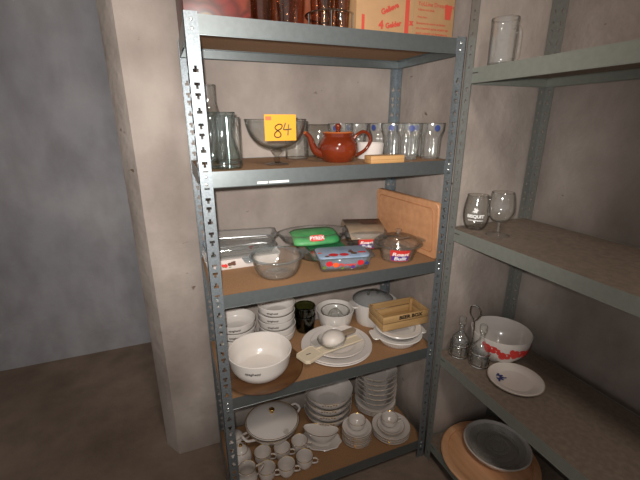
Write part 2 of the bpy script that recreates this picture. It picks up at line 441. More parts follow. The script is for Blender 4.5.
mb = MB(); ring(mb, .078, .058, .0028); ring(mb, .078, .012, .0022)
for a in range(0,360,60):
    q = math.radians(a+10); tube(mb, [(.078*math.cos(q),.078*math.sin(q),.0),(.078*math.cos(q),.078*math.sin(q),.058)], .002, 6)
link('wire_basket', mb, 'chrome', t)
mb = MB(); tube(mb, [(0,0,.002),(0,0,.2)], .003, 8); tube(mb, [(-.078,0,.012),(.078,0,.012)], .002, 6); tube(mb, [(0,-.078,.012),(0,.078,.012)], .002, 6); link('centre_rod', mb, 'chrome', t)
mb = MB(); lathe(mb, smooth([(0,0),(.006,.001),(.007,.012),(.005,.02),(0,.024)],3), 16); link('bead', mb, 'chrome', t, (0,-.081,.03))
for a, l in ((225,'brown glass in the wire rack, front left'),(315,'brown glass in the wire rack, front right'),(45,'brown glass in the wire rack, rear right'),(135,'brown glass in the wire rack, rear left')):
    q = math.radians(a); g = thing('drinking_glass', l, 'glass', (.455+.042*math.cos(q), .125+.042*math.sin(q), Z1+.0145), 0, 'glasses in the wire rack')
    mb = MB(); lathe(mb, vessel([(.018,0),(.02,.01),(.024,.08),(.026,.15)], .002, .003), 24); link('bowl', mb, 'glass_amber', g)
t = thing('cardboard_box', 'brown cardboard carton with red stripe and red printing, at the right of the top shelf', 'box', (0,0,Z1))
mb = MB(); box(mb, .512,.884,.052,.35,0,.30,.003); link('box_body', mb, 'carton', t)
mb = MB(); box(mb, .688,.703,.0512,.3508,.0,.3005); box(mb, .531,.541,.0513,.06,.0,.055); link('red_stripe', mb, 'redbox', t)
mb = MB(); box(mb, .7185,.7195,.0505,.053,0,.3); link('fold_edge', mb, 'kraft', t)
def printed(par, name, s, size, x, z, y, mat, bold=.0, al='LEFT', tilt=0, shear=0):
    v, f = text_data(s, size, shear, bold, .0003, al); mb = MB(); mb.add(v, f, T3(x,y,z) @ T3(0,0,0,0,-tilt,0) @ T3(0,0,0,PI/2)); return link(name, mb, mat, par)
printed(t,'printed_heading','YoLLine Dress-Rose',.0175,.735,.103,.0508,'redbox',.0)
printed(t,'printed_line','4 litres red drink',.0095,.735,.086,.0508,'redbox',0)
printed(t,'printed_line','Press here',.0088,.735,.065,.0508,'redbox',0)
for k, s in enumerate(('Bewaren te ouvrir se ferme','ou conserver apres emploi tap','goed a manier est bewaren na')):
    printed(t,'printed_line',s,.0104,.732,.047-.0145*k,.0508,'redbox',0)
mb = MB(); prism(mb, [(0,0),(.022,0),(.026,.042),(-.004,.042)], .0006, facing(.845,.0508,.065)); link('printed_cup', mb, 'redbox', t)
printed(t,'printed_heading','Gelieve',.022,.63,.078,.0508,'redbox',.001,'CENTER',.42)
printed(t,'printed_heading','Gelder',.021,.645,.034,.0508,'redbox',.001,'CENTER',.22)
printed(t,'printed_mark','4',.03,.60,.03,.0508,'redbox',.002,'CENTER')
printed(t,'printed_mark','x',.02,.712,.045,.0508,'redbox',.002,'CENTER')

# ------------------------------------------------------------------ second shelf: glasses and teapot
def simple_glass(name, lab, cat, loc, prof, t, mat, group=None, n=40, mod=None, rim=None, foot=.004, sm=3):
    r = thing(name, lab, cat, loc, 0, group)
    mb = MB(); p = smooth(prof, sm) if sm else prof
    lathe(mb, vessel(p, t, foot), n, mod=mod); link('bowl', mb, mat, r)
    mb = MB(); ring(mb, p[-1][0]-t/2, p[-1][1], t*.65, n); link('rim', mb, mat, r)
    return r
simple_glass('glass_vase','blue-green hourglass vase of thick glass, leftmost on the second shelf','vase',(.084,.088,Z2),
    [(.052,0),(.0575,.008),(.056,.022),(.048,.05),(.037,.085),(.034,.105),(.037,.13),(.043,.165)], .004, 'glass_green', foot=.006)
simple_glass('glass_vase','straight clear glass cylinder with a small red pen mark, behind the blue-green vase','vase',(.122,.235,Z2),
    [(.044,0),(.045,.004),(.045,.153)], .003, 'glass', sm=0)
o = [c for c in C.objects if c.get('label','').startswith('straight clear')][0]
mb = MB(); v = [(x*.01,y*.014,0) for x,y in [(-1,.4),(-.6,1),(0,.9),(.5,.2),(1,-.6),(.7,-.9)]]; tube(mb, wrap(v,.0455,.125,.5), .0009, 6); link('red_pen_mark', mb, 'brownprint', o)
simple_glass('glass_carafe','tall greyish glass carafe with a narrow neck, at the back left of the second shelf','carafe',(.077,.340,Z2),
    [(.045,0),(.05,.01),(.052,.09),(.047,.14),(.035,.18),(.03,.21),(.031,.262)], .003, 'glass_smoke')
t = thing('footed_glass_bowl','wide clear glass coupe on a knobbed stem, holding up the yellow card','glass bowl',(.265,.13,Z2))
mb = MB(); lathe(mb, vessel(smooth([(.012,.05),(.03,.054),(.06,.066),(.085,.092),(.097,.122),(.1015,.1455)],4), .003), 56); link('bowl', mb, 'glass', t)
mb = MB(); ring(mb, .1, .1455, .002, 56); link('rim', mb, 'glass_smoke', t)
mb = MB(); lathe(mb, smooth([(0,.052),(.012,.050),(.02,.046),(.013,.036),(.007,.028),(.011,.02),(.008,.013),(.014,.007),(.036,.0035),(.037,0),(0,0)],3), 36,mod=lambda a,z,r:1+.05*math.cos(8*a)*(z>.012)); link('stem', mb, 'glass_stem', t)
t = thing('number_card','yellow card with handwritten number 84, propped on the front of the glass coupe','card',(.252,.0272,Z2+.083), 0)
mb = MB(); box(mb, -.0495,.0495,-.0005,.0005,0,.0765); link('card', mb, 'yellow', t)
for nm, pl in (('digit_eight',[[(.0,.047),(-.009,.042),(-.011,.036),(-.004,.030),(.003,.024),(.004,.016),(-.004,.012),(-.012,.015),(-.012,.023),(-.004,.030),(.006,.036),(.008,.044),(0,.047)]]),
               ('digit_four',[[(.018,.050),(.013,.037),(.014,.032),(.034,.034)],[(.0265,.046),(.025,.034),(.0235,.017)]])):
    mb = MB()
    for p in pl: tube(mb, [((x-.004)*1.15,-.0011,(z-.03)*1.12+.03) for x,z in p], .0017, 6, sm=4)
    link(nm, mb, 'inkblack', t)
mb = MB(); box(mb,-.046,-.028,-.0008,0,.06,.071); link('faded_stamp', mb, 'orange', t)
simple_glass('glass_jar','plain clear glass jar behind the right side of the coupe','jar',(.392,.30,Z2),[(.043,0),(.0447,.006),(.0447,.139)],.0028,'glass',sm=0)
t = simple_glass('glass_jar','squat clear glass jar with rounded shoulders and dark rim, behind the teapot spout','jar',(.50,.345,Z2),[(.05,0),(.058,.008),(.06,.06),(.058,.10),(.048,.12),(.044,.127)],.003,'glass_smoke')
# teapot
t = thing('teapot','glossy brown ceramic teapot with lid, spout to the left','teapot',(.495,.141,Z2))
mb = MB(); p = smooth([(.046,0),(.052,.004),(.066,.022),(.0725,.045),(.069,.066),(.058,.082),(.0535,.087)],4)+[(.054,.09),(.0555,.101)]
lathe(mb, vessel(p,.004,.003), 56); link('body', mb, 'teapot', t)
mb = MB(); ring(mb,.0538,.1015,.0026,56); link('collar_rim', mb, 'teapot_rim', t)
mb = MB(); lathe(mb, smooth([(0,.098),(.050,.0985),(.05,.1),(.03,.1045),(.009,.108)],3)+smooth([(.007,.111),(.0105,.118),(.0115,.124),(.007,.1315),(0,.133)],4), 40); L_ = link('lid', mb, 'teapot', t)
mb = MB(); tube(mb, [(-.06,0,.03),(-.083,0,.038),(-.098,0,.062),(-.108,0,.088),(-.124,0,.1025)], .01, 14, sm=6, rfn=lambda u: .0165*(1-u)+.0065*u+.0*u); link('spout', mb, 'teapot', t)
mb = MB(); ring(mb,.0058,0,.0016,16,mtx=T3(-.1245,0,.1028,0,-.9,0)); link('spout_tip', mb, 'teapot_rim', t)
mb = MB(); tube(mb, [(.062,0,.077),(.078,0,.094),(.102,0,.103),(.125,0,.092),(.131,0,.068),(.113,0,.040),(.085,0,.024),(.066,0,.018)], .0062, 12, sm=6); link('handle', mb, 'teapot', t)
simple_glass('ramekin','small plain white ramekin to the right of the teapot handle','bowl',(.664,.208,Z2),[(.048,0),(.0495,.004),(.054,.0575)],.003,'china',sm=0)
t = thing('wooden_block','pale beech block lying on the front edge, right of the teapot','block',(.631,.043,Z2),-.03)
mb = MB(); box(mb,-.066,.066,-.027,.027,0,.0265,.003); link('block', mb, 'beech', t)
mb = MB(); box(mb,-.0662,.0662,-.0272,.0272,.0128,.0134); link('joint_line', mb, 'acacia', t)
def tumbler():
    r = thing('faceted_glass','','glass',(0,0,0),0,'faceted glasses with a blue emblem')
    mb = MB(); p = [(.033,0),(.0345,.004),(.0355,.012),(.037,.075),(.040,.086),(.0455,.098),(.0475,.104),(.0487,.1305)]
    def mod(a,z,rr_): return 1+.045*math.cos(10*a)*max(0,min(1,(.1-z)/.02))*max(0,min(1,z/.01))
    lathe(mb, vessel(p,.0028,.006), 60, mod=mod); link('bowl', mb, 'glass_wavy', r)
    mb = MB(); ring(mb,.0474,.1305,.0018,48); link('rim', mb, 'glass_smoke', r)
    mb = MB(); v,f = disc(.0105,.0115); mb.add(wrap(v,.049,.114,0,.04),f); link('blue_emblem', mb, 'blue', r)
    return r
g0 = tumbler()
spots = [(.868,.100,'far right glass in the front row, beside the shelf post'),(.770,.105,'second front-row glass, just left of the far right one'),
 (.868,.203,'second-row glass directly behind the far right one'),(.765,.208,'second-row glass, second from the right post'),
(.560,.262,'second-row glass behind the teapot handle'),
 (.868,.308,'third-row glass nearest the rear right post'),(.765,.312,'third-row glass, second from rear right post'),
 (.664,.328,'third-row glass behind the ramekin'),(.595,.360,'back-row glass just right of the teapot lid')]
for i,(x,y,l) in enumerate(spots[:8]):
    l = 'faceted blue-emblem tumbler, '+l
    if i == 0: g0.location=(x,y,Z2); g0['label']=l; g0.rotation_euler=(0,0,-.25)
    else: dup(g0,(x,y,Z2),-.3-.13*i,l)

# ------------------------------------------------------------------ third shelf: oven glass
def rect_dish(w,d,h,t=.004,rad=.03,flare=.9,lip=.012,handle=.0):
    mb = MB(); s=[rr(w*flare,d*flare,rad*.8,0), rr(w*flare+.006,d*flare+.006,rad,.006), rr(w-lip,d-lip,rad,h-.004), rr(w+handle,d,rad,h-.003), rr(w+handle,d,rad,h), rr(w-lip-t*2,d-lip-t*2,rad,h-.001), rr(w*flare-t*2,d*flare-t*2,rad*.8,t+.002), rr(w*flare-t*4,d*flare-t*4,rad*.7,t)]
    return loft(mb,s)
def rimline(w,d,rad,z,r=.002):
    mb = MB(); tube(mb, rr(w,d,rad,z,6), r, 6, True); return mb
t = thing('porcelain_oven_dish','white rectangular porcelain dish with painted roses, bottom of the left glass dishes','dish',(.150,.300,Z3),.0)
link('body', rect_dish(.29,.155,.040,.004,.02,.93,.004), 'china', t)
def rose(mbs, x, z, s, fn):
    rnd = random.Random(int(x*1e4)+3)
    for k in range(7):
        a = rnd.random()*TAU; v,f = disc(s*(.28+.2*rnd.random()), s*(.25+.15*rnd.random()), 10, x+math.cos(a)*s*.45, z+math.sin(a)*s*.3, .0004+.0001*k)
        mbs[0].add(fn(v),f)
    for k in range(9):
        a = rnd.random()*TAU; v,f = disc(s*.34, s*.13, 8, x+s*.9+math.cos(a)*s*1.2, z+math.sin(a)*s*.5, .0002+.0001*k); mbs[1].add(fn(v),f)
for s_, (xx, zz) in enumerate(((-.075,.022),(-.03,.024))):
    pass
fn = lambda v: [(x, -.0757-h, z) for x,z,h in v]
A=MB();B=MB();rose((A,B),-.078,.016,.015,fn); link('painted_rose',A,'red',t,(0,.001,0)); link('painted_leaves',B,'leaf',t,(0,.001,0))
A=MB()
for k in range(10):
    v,f = disc(.007,.005,8,-.060+random.random()*.03,.018+random.random()*.01,.0009+k*.0001); A.add(fn(v),f)
link('painted_buds',A,'brownprint',t,(0,.001,0))
A=MB();B=MB();fn2=lambda v:[(x, .0655-h, z) for x,z,h in v]; rose((A,B),.055,.03,.013,fn2); link('painted_rose',A,'red',t); link('painted_leaves',B,'leaf',t)
t = thing('glass_roasting_dish','bluish rectangular glass oven dish resting on the porcelain rose dish','dish',(.147,.305,Z3+.0415))
link('body', rect_dish(.275,.155,.034,.004,.025,.86,.014), 'glass_dish', t); link('rim', rimline(.273,.153,.024,.0335), 'glass_rim', t)
t = thing('glass_roasting_dish','clear rectangular glass oven dish set slightly askew, topmost of the stack at the left','dish',(.158,.300,Z3+.077),-.15)
link('body', rect_dish(.27,.135,.037,.004,.022,.86,.012), 'glass_dish', t); link('rim', rimline(.268,.133,.022,.0365,.0024), 'glass_smoke', t)
# round casserole without lid
def lug(w,d,th=.006):
    mb = MB(); loft(mb,[rr(w,d,.02,0),rr(w+.004,d+.004,.02,th/2),rr(w,d,.02,th)]); return mb
t = thing('glass_casserole','round clear glass casserole without lid and with two side lugs, at the front left','casserole',(.248,.118,Z3),.05)
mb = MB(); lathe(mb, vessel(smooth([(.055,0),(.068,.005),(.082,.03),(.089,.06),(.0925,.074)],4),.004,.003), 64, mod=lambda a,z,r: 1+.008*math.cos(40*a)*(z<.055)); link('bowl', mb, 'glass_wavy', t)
mb = MB(); lathe(mb,[(.0885,.0705),(.097,.0705),(.0985,.0735),(.097,.0765),(.0885,.0755),(.0885,.0705)],64); link('rim', mb, 'glass_rim', t)
for s in (1,-1): link('handle', lug(.028,.06), 'glass_rim', t, (s*.107,0,.0705))
# oval dishes in green sleeves
def oval_dish(t, a, b, h):
    mb = MB(); lathe(mb, vessel(smooth([(.74,0),(.80,.006),(.92,h*.7),(1,h)],3),.004,.002), 56)
    q = MB(); q.v=[(x*a,y*b,z) for x,y,z in mb.v]; q.f=mb.f
    link('dish', q, 'glass_dish', t)
    mb = MB(); ring(mb,1,h,.0,56); mb=MB(); tube(mb,[(a*math.cos(TAU*i/56),b*math.sin(TAU*i/56),h) for i in range(56)],.003,6,True); link('rim', mb,'glass_smoke',t)
def vessel_scaled(): pass
def oval2(t,a,b,h,mat='glass_dish'):
    outer = smooth([(.76,0),(.82,.006),(.93,h*.7),(.985,h)],3); mb=MB()
    pr=[(0,.002)]+outer+[(r-.04,max(z,.005)) for r,z in outer[::-1]]+[(0,.005)]
    v=MB(); lathe(v,pr,56); v.v=[(x*a,y*b,z) for x,y,z in v.v]; link('dish',v,mat,t)
    mb=MB(); tube(mb,[(a*math.cos(TAU*i/56)*.97,b*math.sin(TAU*i/56)*.96,h) for i in range(56)],.003,6,True); link('rim',mb,'glass_smoke',t)
def lozenge(t, x,y,z, w, h, word, tilt=0, rz=0):
    mtx = T3(x,y,z,0,0,rz) @ T3(0,0,0,PI/2-tilt)
    mb = MB(); prism(mb,[(p[0],p[1]) for p in rr(w,h,h*.45,0,5)],.0006,mtx); L=link('red_badge',mb,'red',t)
    v,f = text_data(word,h*.82,0,.0005,.0003); mb=MB(); mb.add(v,f,mtx@T3(0,0,.0009)); link('badge_word',mb,'card_white',L)
t = thing('oval_glass_dish','lower oval glass dish in a dark green sleeve, under the bright green one','dish',(.480,.222,Z3),-.10)
oval2(t,.125,.08,.046)
mb = MB(); loft(mb,[rr(.135,.145,.02,.012),rr(.15,.158,.02,.049),rr(.15,.158,.02,.0505)]); link('green_sleeve',mb,'darkgreen',t)
lozenge(t,-.012,-.0765,.036,.058,.020,'PYREX',.18)
t = thing('oval_glass_dish','upper oval glass dish with a bright green card label, at the rear centre','dish',(.455,.300,Z3+.052),-.09)
oval2(t,.155,.088,.04)
mb = MB()
arc=[]
for i in range(9):
    u=i/8; a=-.15+u*(PI/2+.25); arc.append((-.088*math.cos(a)-.001, .010+.036*math.sin(a)))
sec=[(y,z) for y,z in arc]+[(.028,.047)]
v=[];f=[];nx=14
for i in range(nx+1):
    x=-.098+.196*i/nx; k=math.sqrt(max(0,1-(abs(x)/.104)**4)); 
    for y,z in sec: v.append((x, y*(.62+.38*k), .008+(z-.008)*(.5+.5*k)))
m_=len(sec)
for i in range(nx):
    for j in range(m_-1): f.append((i*m_+j,(i+1)*m_+j,(i+1)*m_+j+1,i*m_+j+1))
mb.add(v,f); o=link('green_label',mb,'green',t); sm_=o.modifiers.new('s','SOLIDIFY'); sm_.thickness=.001
lozenge(t,-.006,-.0865,.034,.062,.025,'PYREX',.45)
# rectangular dish with fruit sleeve
t = thing('fruit_sleeve_dish','rectangular glass dish in a pale blue card sleeve printed with red apples, front centre','dish',(.497,.098,Z3),-.20)
link('dish', rect_dish(.205,.125,.055,.004,.025,.84,.008,.03), 'glass_dish', t); link('rim', rimline(.234,.125,.025,.0545), 'glass_rim', t)
mb = MB(); s=[rr(.15,.105,.02,.012),rr(.196,.119,.025,.052),rr(.196,.121,.025,.059),rr(.19,.112,.022,.061)]
loft(mb,s); link('card_sleeve', mb, 'lightblue', t)
mb = MB(); q=MB()
mb.add([(-.098,-.0625,.056),(.098,-.0625,.056),(.086,-.0535,.006),(-.086,-.0535,.006)],[(0,1,2,3)]); o=link('sleeve_front', mb, 'glass_lid', t); o.modifiers.new('s','SOLIDIFY').thickness=.0008
def blob(mb,x,y,r,z=.0616): v,f=disc(r,r*.85,14,x,y,z); mb.add(v,f)
mb = MB(); [blob(mb,x,y,r) for x,y,r in ((-.040,-.036,.019),(.0,-.038,.018))]; link('printed_apple', mb,'redcerise',t)
mb = MB(); [blob(mb,x,y,r,.0619) for x,y,r in ((-.088,-.01,.008),)]; link('printed_orange', mb,'orange',t)
mb = MB(); [blob(mb,x,y,r,.0618) for x,y,r in ((-.066,-.048,.009),(.032,-.012,.011),(.04,-.030,.013),(.034,.004,.007))]; link('printed_pear', mb,'brownprint',t)
mb = MB(); [blob(mb,x,y,r,.0621) for x,y,r in ((.036,-.03,.004),(-.045,-.05,.004))]; link('printed_leaf', mb,'leaf',t)
mb = MB(); mb.add(*(lambda v,f:([(x+.072,y-.022,z+.062) for x,y,z in v],f))(*grid(.03,.014,1,1))); link('red_badge', mb,'red',t)
def front(x,z): u=(z-.006)/.05; return (x, -.0545-.009*u-.001, z)
mb = MB()
for x,z,r in ((-.06,.036,.013),):
    v,f=disc(r,r*.85,12); mb.add([front(x+a,z+b) for a,b,c in v],f)
link('printed_apple', mb,'redcerise',t)
v,f=text_data('Pyrex',.018,.3,.0006); mb=MB(); mb.add([front(x*1.6+.005,y+.028) for x,y,h in v],f); link('printed_word', mb,'red',t)
for x,z,r,m_n,nm in ((-.036,.030,.012,'orange','printed_orange'),(.058,.034,.013,'redcerise','printed_apple'),(-.078,.022,.008,'leaf','printed_leaf'),(.082,.03,.008,'blue','printed_plum'),(.03,.018,.008,'purple','printed_plum'),(-.01,.016,.007,'leaf','printed_leaf')):
    mb = MB(); v,f=disc(r,r*.85,12); mb.add([front(x+a,z+b) for a,b,c in v],f); link(nm, mb,m_n,t)
def pack_label(t, mtxfn, w, h):
    """red and purple label; mtxfn maps flat artwork onto the dish"""
    v,f=grid(w,h,8,2); mb=MB(); mb.add(mtxfn([(x,y,.0006) for x,y,z in v]),f); L=link('pack_label',mb,'red',t)
    v,f=grid(w*.96,h*.42,8,1); mb=MB(); mb.add(mtxfn([(x,y-h*.24,.0011) for x,y,z in v]),f); link('purple_band',mb,'purple',L)
    for dy,s in ((.12,'Roast'),(-.26,'Bulit')):
        v,f=text_data(s,h*.42,.2,.0006,.0002); mb=MB(); mb.add(mtxfn([(x*1.3,y+h*dy,.0016) for x,y,z in v]),f); link('label_word',mb,'card_white',L)
# sleeved casserole at the back
t = thing('boxed_casserole','glass casserole under a folded tan card sleeve, behind the lidded casserole','casserole',(.700,.292,Z3),-.30)
link('dish', rect_dish(.19,.19,.06,.004,.05,.8,.008), 'glass_dish', t); link('rim', rimline(.19,.19,.05,.06,.003), 'glass_smoke', t)
mb = MB(); s=[rr(.188,.188,.05,.061),rr(.175,.175,.045,.078),rr(.12,.12,.03,.084)]; loft(mb,s); link('lid', mb,'glass_lid', t)
mb = MB(); mb.add([(-.075,-.098,.058),(.06,-.098,.058),(.075,-.05,.094),(-.085,-.05,.094),(.082,.092,.098),(-.09,.092,.098),(-.1,.095,.06),(.095,.095,.06)],
   [(0,1,2,3),(3,2,4,5),(5,4,7,6)]); o=link('card_sleeve', mb,'kraft',t); o.modifiers.new('s','SOLIDIFY').thickness=.0012
mb = MB(); v,f=grid(.07,.05,1,1); mb.add([(x+.02,y+.03,z+.0985) for x,y,z in v],f); link('printed_panel', mb,'brownprint',t)
mb = MB(); v,f=grid(.16,.012,1,1); mb.add([(x-.004,y+.083,z+.0984) for x,y,z in v],f); link('brown_border', mb,'brownprint',t)
pack_label(t, lambda v:[(x-.01,-.088-.12*max(y+.02,0)-z-.003,y+.037) for x,y,z in v],.066,.044)
# lidded casserole
t = thing('lidded_casserole','round clear glass casserole with knobbed lid and a red label, front right','casserole',(.742,.092,Z3),.0)
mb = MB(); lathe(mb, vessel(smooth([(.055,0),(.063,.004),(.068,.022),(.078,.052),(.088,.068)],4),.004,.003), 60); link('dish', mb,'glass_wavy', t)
mb = MB(); lathe(mb,[(.083,.066),(.096,.066),(.0995,.069),(.0975,.072),(.083,.0715),(.083,.066)],60); link('rim', mb,'glass_rim',t)
mb = MB(); lathe(mb, smooth([(.094,.073),(.09,.079),(.07,.091),(.04,.101),(.012,.105)],3)+[(.012,.1015)]+smooth([(.04,.0975),(.07,.0875),(.088,.075),(.094,.073)],3), 60); L_=link('lid', mb,'glass_smoke', t)
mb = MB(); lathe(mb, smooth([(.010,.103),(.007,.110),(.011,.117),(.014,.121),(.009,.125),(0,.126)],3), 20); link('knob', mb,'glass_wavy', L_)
mb = MB(); v,f=grid(.062,.014,4,1); mb.add([(x-.010,y-.045,.1008) for x,y,z in v],f, T3(0,0,0,0,0,.12)); link('paper_sticker', mb,'kraft',L_)
for s in (1,-1): link('handle', lug(.024,.055), 'glass_rim', t, (s*.107,0,.066))
pack_label(t, lambda v: wrap(v,.0735,.036,-.42,.30),.074,.050)
# cutting board
a = Vector((.872,.008)); b_ = Vector((.835,.41)); ang = math.atan2(b_.y-a.y, b_.x-a.x)
t = thing('cutting_board','large pale wooden cutting board with a groove, leaning at the right end','cutting board',(a.x,a.y,Z3),ang)
mb = MB(); LB=(b_-a).length; tilt=.07
loft(mb,[[(x,z,h) for x,z,_ in rr(LB-.004*(h in (0,.022)),.232-.004*(h in (0,.022)),.02,0,5,LB/2,.116)] for h in (0,.003,.019,.022)], T3(0,0,0,PI/2+0) )
# artwork plane is x/z after the turn; y runs 0..-.022
o=link('board', mb,'board',t,(0,.0,.0015),(tilt*-1,0,0))
mb=MB(); tube(mb, [(x,.0004,z) for x,z,_ in rr(LB-.05,.182,.02,0,6,LB/2,.116)], .0022, 6, True); link('groove', mb,'groove', o)
mb=MB(); tube(mb, [(x,-.0224,z) for x,z,_ in rr(LB-.05,.182,.02,0,6,LB/2,.116)], .0022, 6, True); link('groove', mb,'groove', o)

# ------------------------------------------------------------------ fourth shelf: white ware
def spag_text(par, prof, z, ang, size, word='spaghetti'):
    v,f=text_data(word,size,.2,.00035,.0002); mb=MB(); mb.add(wrap_on(v,prof,z,ang),f); return link('printed_word',mb,'ink',par)
t = thing('wooden_turntable','round dark wooden turntable under the large white bowl, front left','turntable',(.170,.118,Z4))
mb = MB(); lathe(mb,[(0,.012),(.146,.012),(.156,.015),(.16,.021),(.158,.027),(.146,.031),(0,.031)],64); link('top', mb,'acacia',t)
mb = MB(); lathe(mb,[(0,0),(.08,0),(.085,.003),(.085,.0125),(0,.0125)],40); link('base', mb,'acacia',t)
t = thing('large_bowl','largest white bowl marked spaghetti, on the dark wooden turntable','bowl',(.160,.090,Z4+.0315))
mb = MB(); lathe(mb, vessel(smooth([(.078,0),(.09,.004),(.107,.028),(.114,.06),(.1195,.0895)],4),.0045,.003), 72); link('bowl', mb,'stone',t)
spag_text(t,smooth([(.078,0),(.09,.004),(.107,.028),(.114,.06),(.1195,.0895)],4),.060,-.46,.0155)
mb=MB(); lathe(mb,[(0,.0052),(.012,.0052),(.012,.0066),(0,.0068)],20); link('moulded_ring', mb,'stone',t)
def small_bowl(name='pasta_bowl',R=.082,h=.05,word='spaghetti',grp='white spaghetti bowls in the middle stack', mat='stone'):
    t = thing(name,'','bowl',(0,0,0),0,grp)
    mb = MB(); lathe(mb, vessel(smooth([(R*.6,0),(R*.7,.003),(R*.91,h*.36),(R*.965,h*.7),(R,h)],4),.0035,.002), 56); link('bowl', mb, mat,t)
    if word: spag_text(t,smooth([(R*.6,0),(R*.7,.003),(R*.91,h*.36),(R*.965,h*.7),(R,h)],4),h*.68,-.38,.0135,word)
    return t
b0 = small_bowl()
n=5
for i in range(n):
    l = 'white spaghetti bowl, %s of stack left of dark glasses' % rank(i,n)
    loc = (.287+.002*math.sin(i*2),.318+.002*math.cos(i*3),Z4+.033*i)
    if i==0: b0.location=loc; b0['label']=l
    else: dup(b0,loc,-.03*i,l)
b1 = small_bowl(grp='white spaghetti bowls in the left stack',R=.082)
n=4
for i in range(n):
    l = 'white spaghetti bowl, %s of the leftmost stack' % rank(i,n)
    loc = (.108,.302+.001*i,Z4+.033*i)
    if i==0: b1.location=loc; b1['label']=l; b1.rotation_euler=(0,0,.15)
    else: dup(b1,loc,.15,l)
def dark_glass(z,l,h):
    r = thing('dark_green_glass',l,'glass',(.429,.345,z),0,'stacked dark green glasses')
    mb=MB(); lathe(mb, vessel([(.040,0),(.042,.004),(.045,h*.5),(.0485,h)],.0028,.004), 40); link('bowl', mb,'glass_dark',r)
    mb=MB(); ring(mb,.0472,h,.0018,40); link('rim', mb,'glass_dark',r)
dark_glass(Z4,'dark green glass tumbler, lower of the stacked pair',.08)
dark_glass(Z4+.045,'dark green glass tumbler, upper of the stacked pair',.08)
t = thing('souffle_dish','deep white round dish holding a glass lemon squeezer','dish',(.583,.345,Z4))
mb = MB(); lathe(mb, vessel([(.072,0),(.075,.004),(.083,.04),(.0912,.080)],.005,.003), 60); link('dish', mb,'stone',t)
t = thing('glass_lemon_squeezer','round ribbed clear glass lemon squeezer, sitting inside the deep white dish','lemon squeezer',(.583,.345,Z4+.042))
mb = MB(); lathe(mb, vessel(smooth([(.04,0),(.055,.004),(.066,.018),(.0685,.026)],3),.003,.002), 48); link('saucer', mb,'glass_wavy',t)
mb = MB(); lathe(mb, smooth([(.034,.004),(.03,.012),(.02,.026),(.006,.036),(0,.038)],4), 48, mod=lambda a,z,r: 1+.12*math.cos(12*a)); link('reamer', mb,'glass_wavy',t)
mb = MB(); ring(mb,.068,.027,.002,48); link('rim', mb,'chrome',t)
# plates
def plate(R, h, mat='china', rimc=None, grp=None, name='dinner_plate', cat='plate', well=.62, th=.0032, gold=True):
    t = thing(name,'',cat,(0,0,0),0,grp)
    mb = MB(); lathe(mb, vessel(smooth([(R*well*.85,0),(R*well,.0015),(R*(well+.08),h*.45),(R*.9,h*.85),(R,h)],3),th,.001), 64); link('plate', mb, mat,t)
    if gold: mb = MB(); ring(mb,R-.0012,h+.0004,.0009,64); link('gold_rim', mb,rimc or 'gold',t)
    return t
p0 = plate(.152,.016,'china','china','large plates at the front centre',gold=False)
p0.location=(.504,.152,Z4); p0['label']='large white plate, lower of the pair at the front centre'
p1 = dup(p0,(.504,.152,Z4+.009),0,'large white plate carrying the cream plastic tool, upper of the pair')
t = plate(.118,.013,'china','glass_smoke','large plates at the front centre','dessert_plate',gold=True)
t.location=(.508,.150,Z4+.0185); t['label']='smaller white plate with a grey rim line, lying inside the large plates'
PZ=Z4+.034
t = thing('cream_grater','cream plastic tray tool with a squared handle, lying across the plates','kitchen tool',(.455,.108,PZ),.16)
mb = MB(); loft(mb,[rr(.225,.040,.005,0,3,.035,0),rr(.23,.044,.006,.003,3,.035,0),rr(.23,.044,.006,.006,3,.035,0)]); link('tray', mb,'cream',t)
hp=[(-.046,-.030),(-.032,-.042),(.040,-.036),(.046,-.028),(.046,.030),(.036,.040),(-.036,.036),(-.046,.026)]
mb = MB(); prism(mb,hp,.010,T3(-.098,0,.002,0,0,.22)); hd=link('handle', mb,'cream',t)
mb = MB(); tube(mb,[(x*.93,y*.93,.0105) for x,y in hp],.0018,6,True,mtx=T3(-.098,0,.002,0,0,.22)); link('handle_edge', mb,'cream',hd)
mb = MB(); box(mb,-.112,-.092,-.002,.002,.0121,.0126); link('handle_mark', mb,'ink',hd)
mb = MB(); tube(mb,[(-.06,.022,.008),(.15,.022,.008)],.003,8); tube(mb,[(-.06,-.022,.008),(.15,-.022,.008)],.003,8); link('side_rail', mb,'cream',t)
t = thing('glass_juicer','clear glass bowl with lip and a milky white dome, on top of the cream tool','juicer',(.470,.124,PZ+.0125),.2)
mb = MB(); lathe(mb, vessel(smooth([(.03,0),(.042,.003),(.056,.018),(.06,.030)],3),.003,.001), 48, sx=1.1, sy=.9); link('bowl', mb,'glass',t)
mb = MB(); lathe(mb, smooth([(.044,.005),(.047,.022),(.038,.042),(.020,.053),(0,.057)],4), 40, mtx=T3(.008,0,0), sx=1.08); link('dome', mb,'milky',t)
mb = MB(); loft(mb,[rr(.05,.03,.01,.024,3,-.062,.008),rr(.056,.034,.01,.029,3,-.064,.01)]); link('pouring_lip', mb,'glass',t)
mb = MB(); loft(mb,[rr(.062,.022,.004,.02,3,.085,0),rr(.064,.026,.004,.034,3,.088,0)]); link('side_holder', mb,'kraft',t)
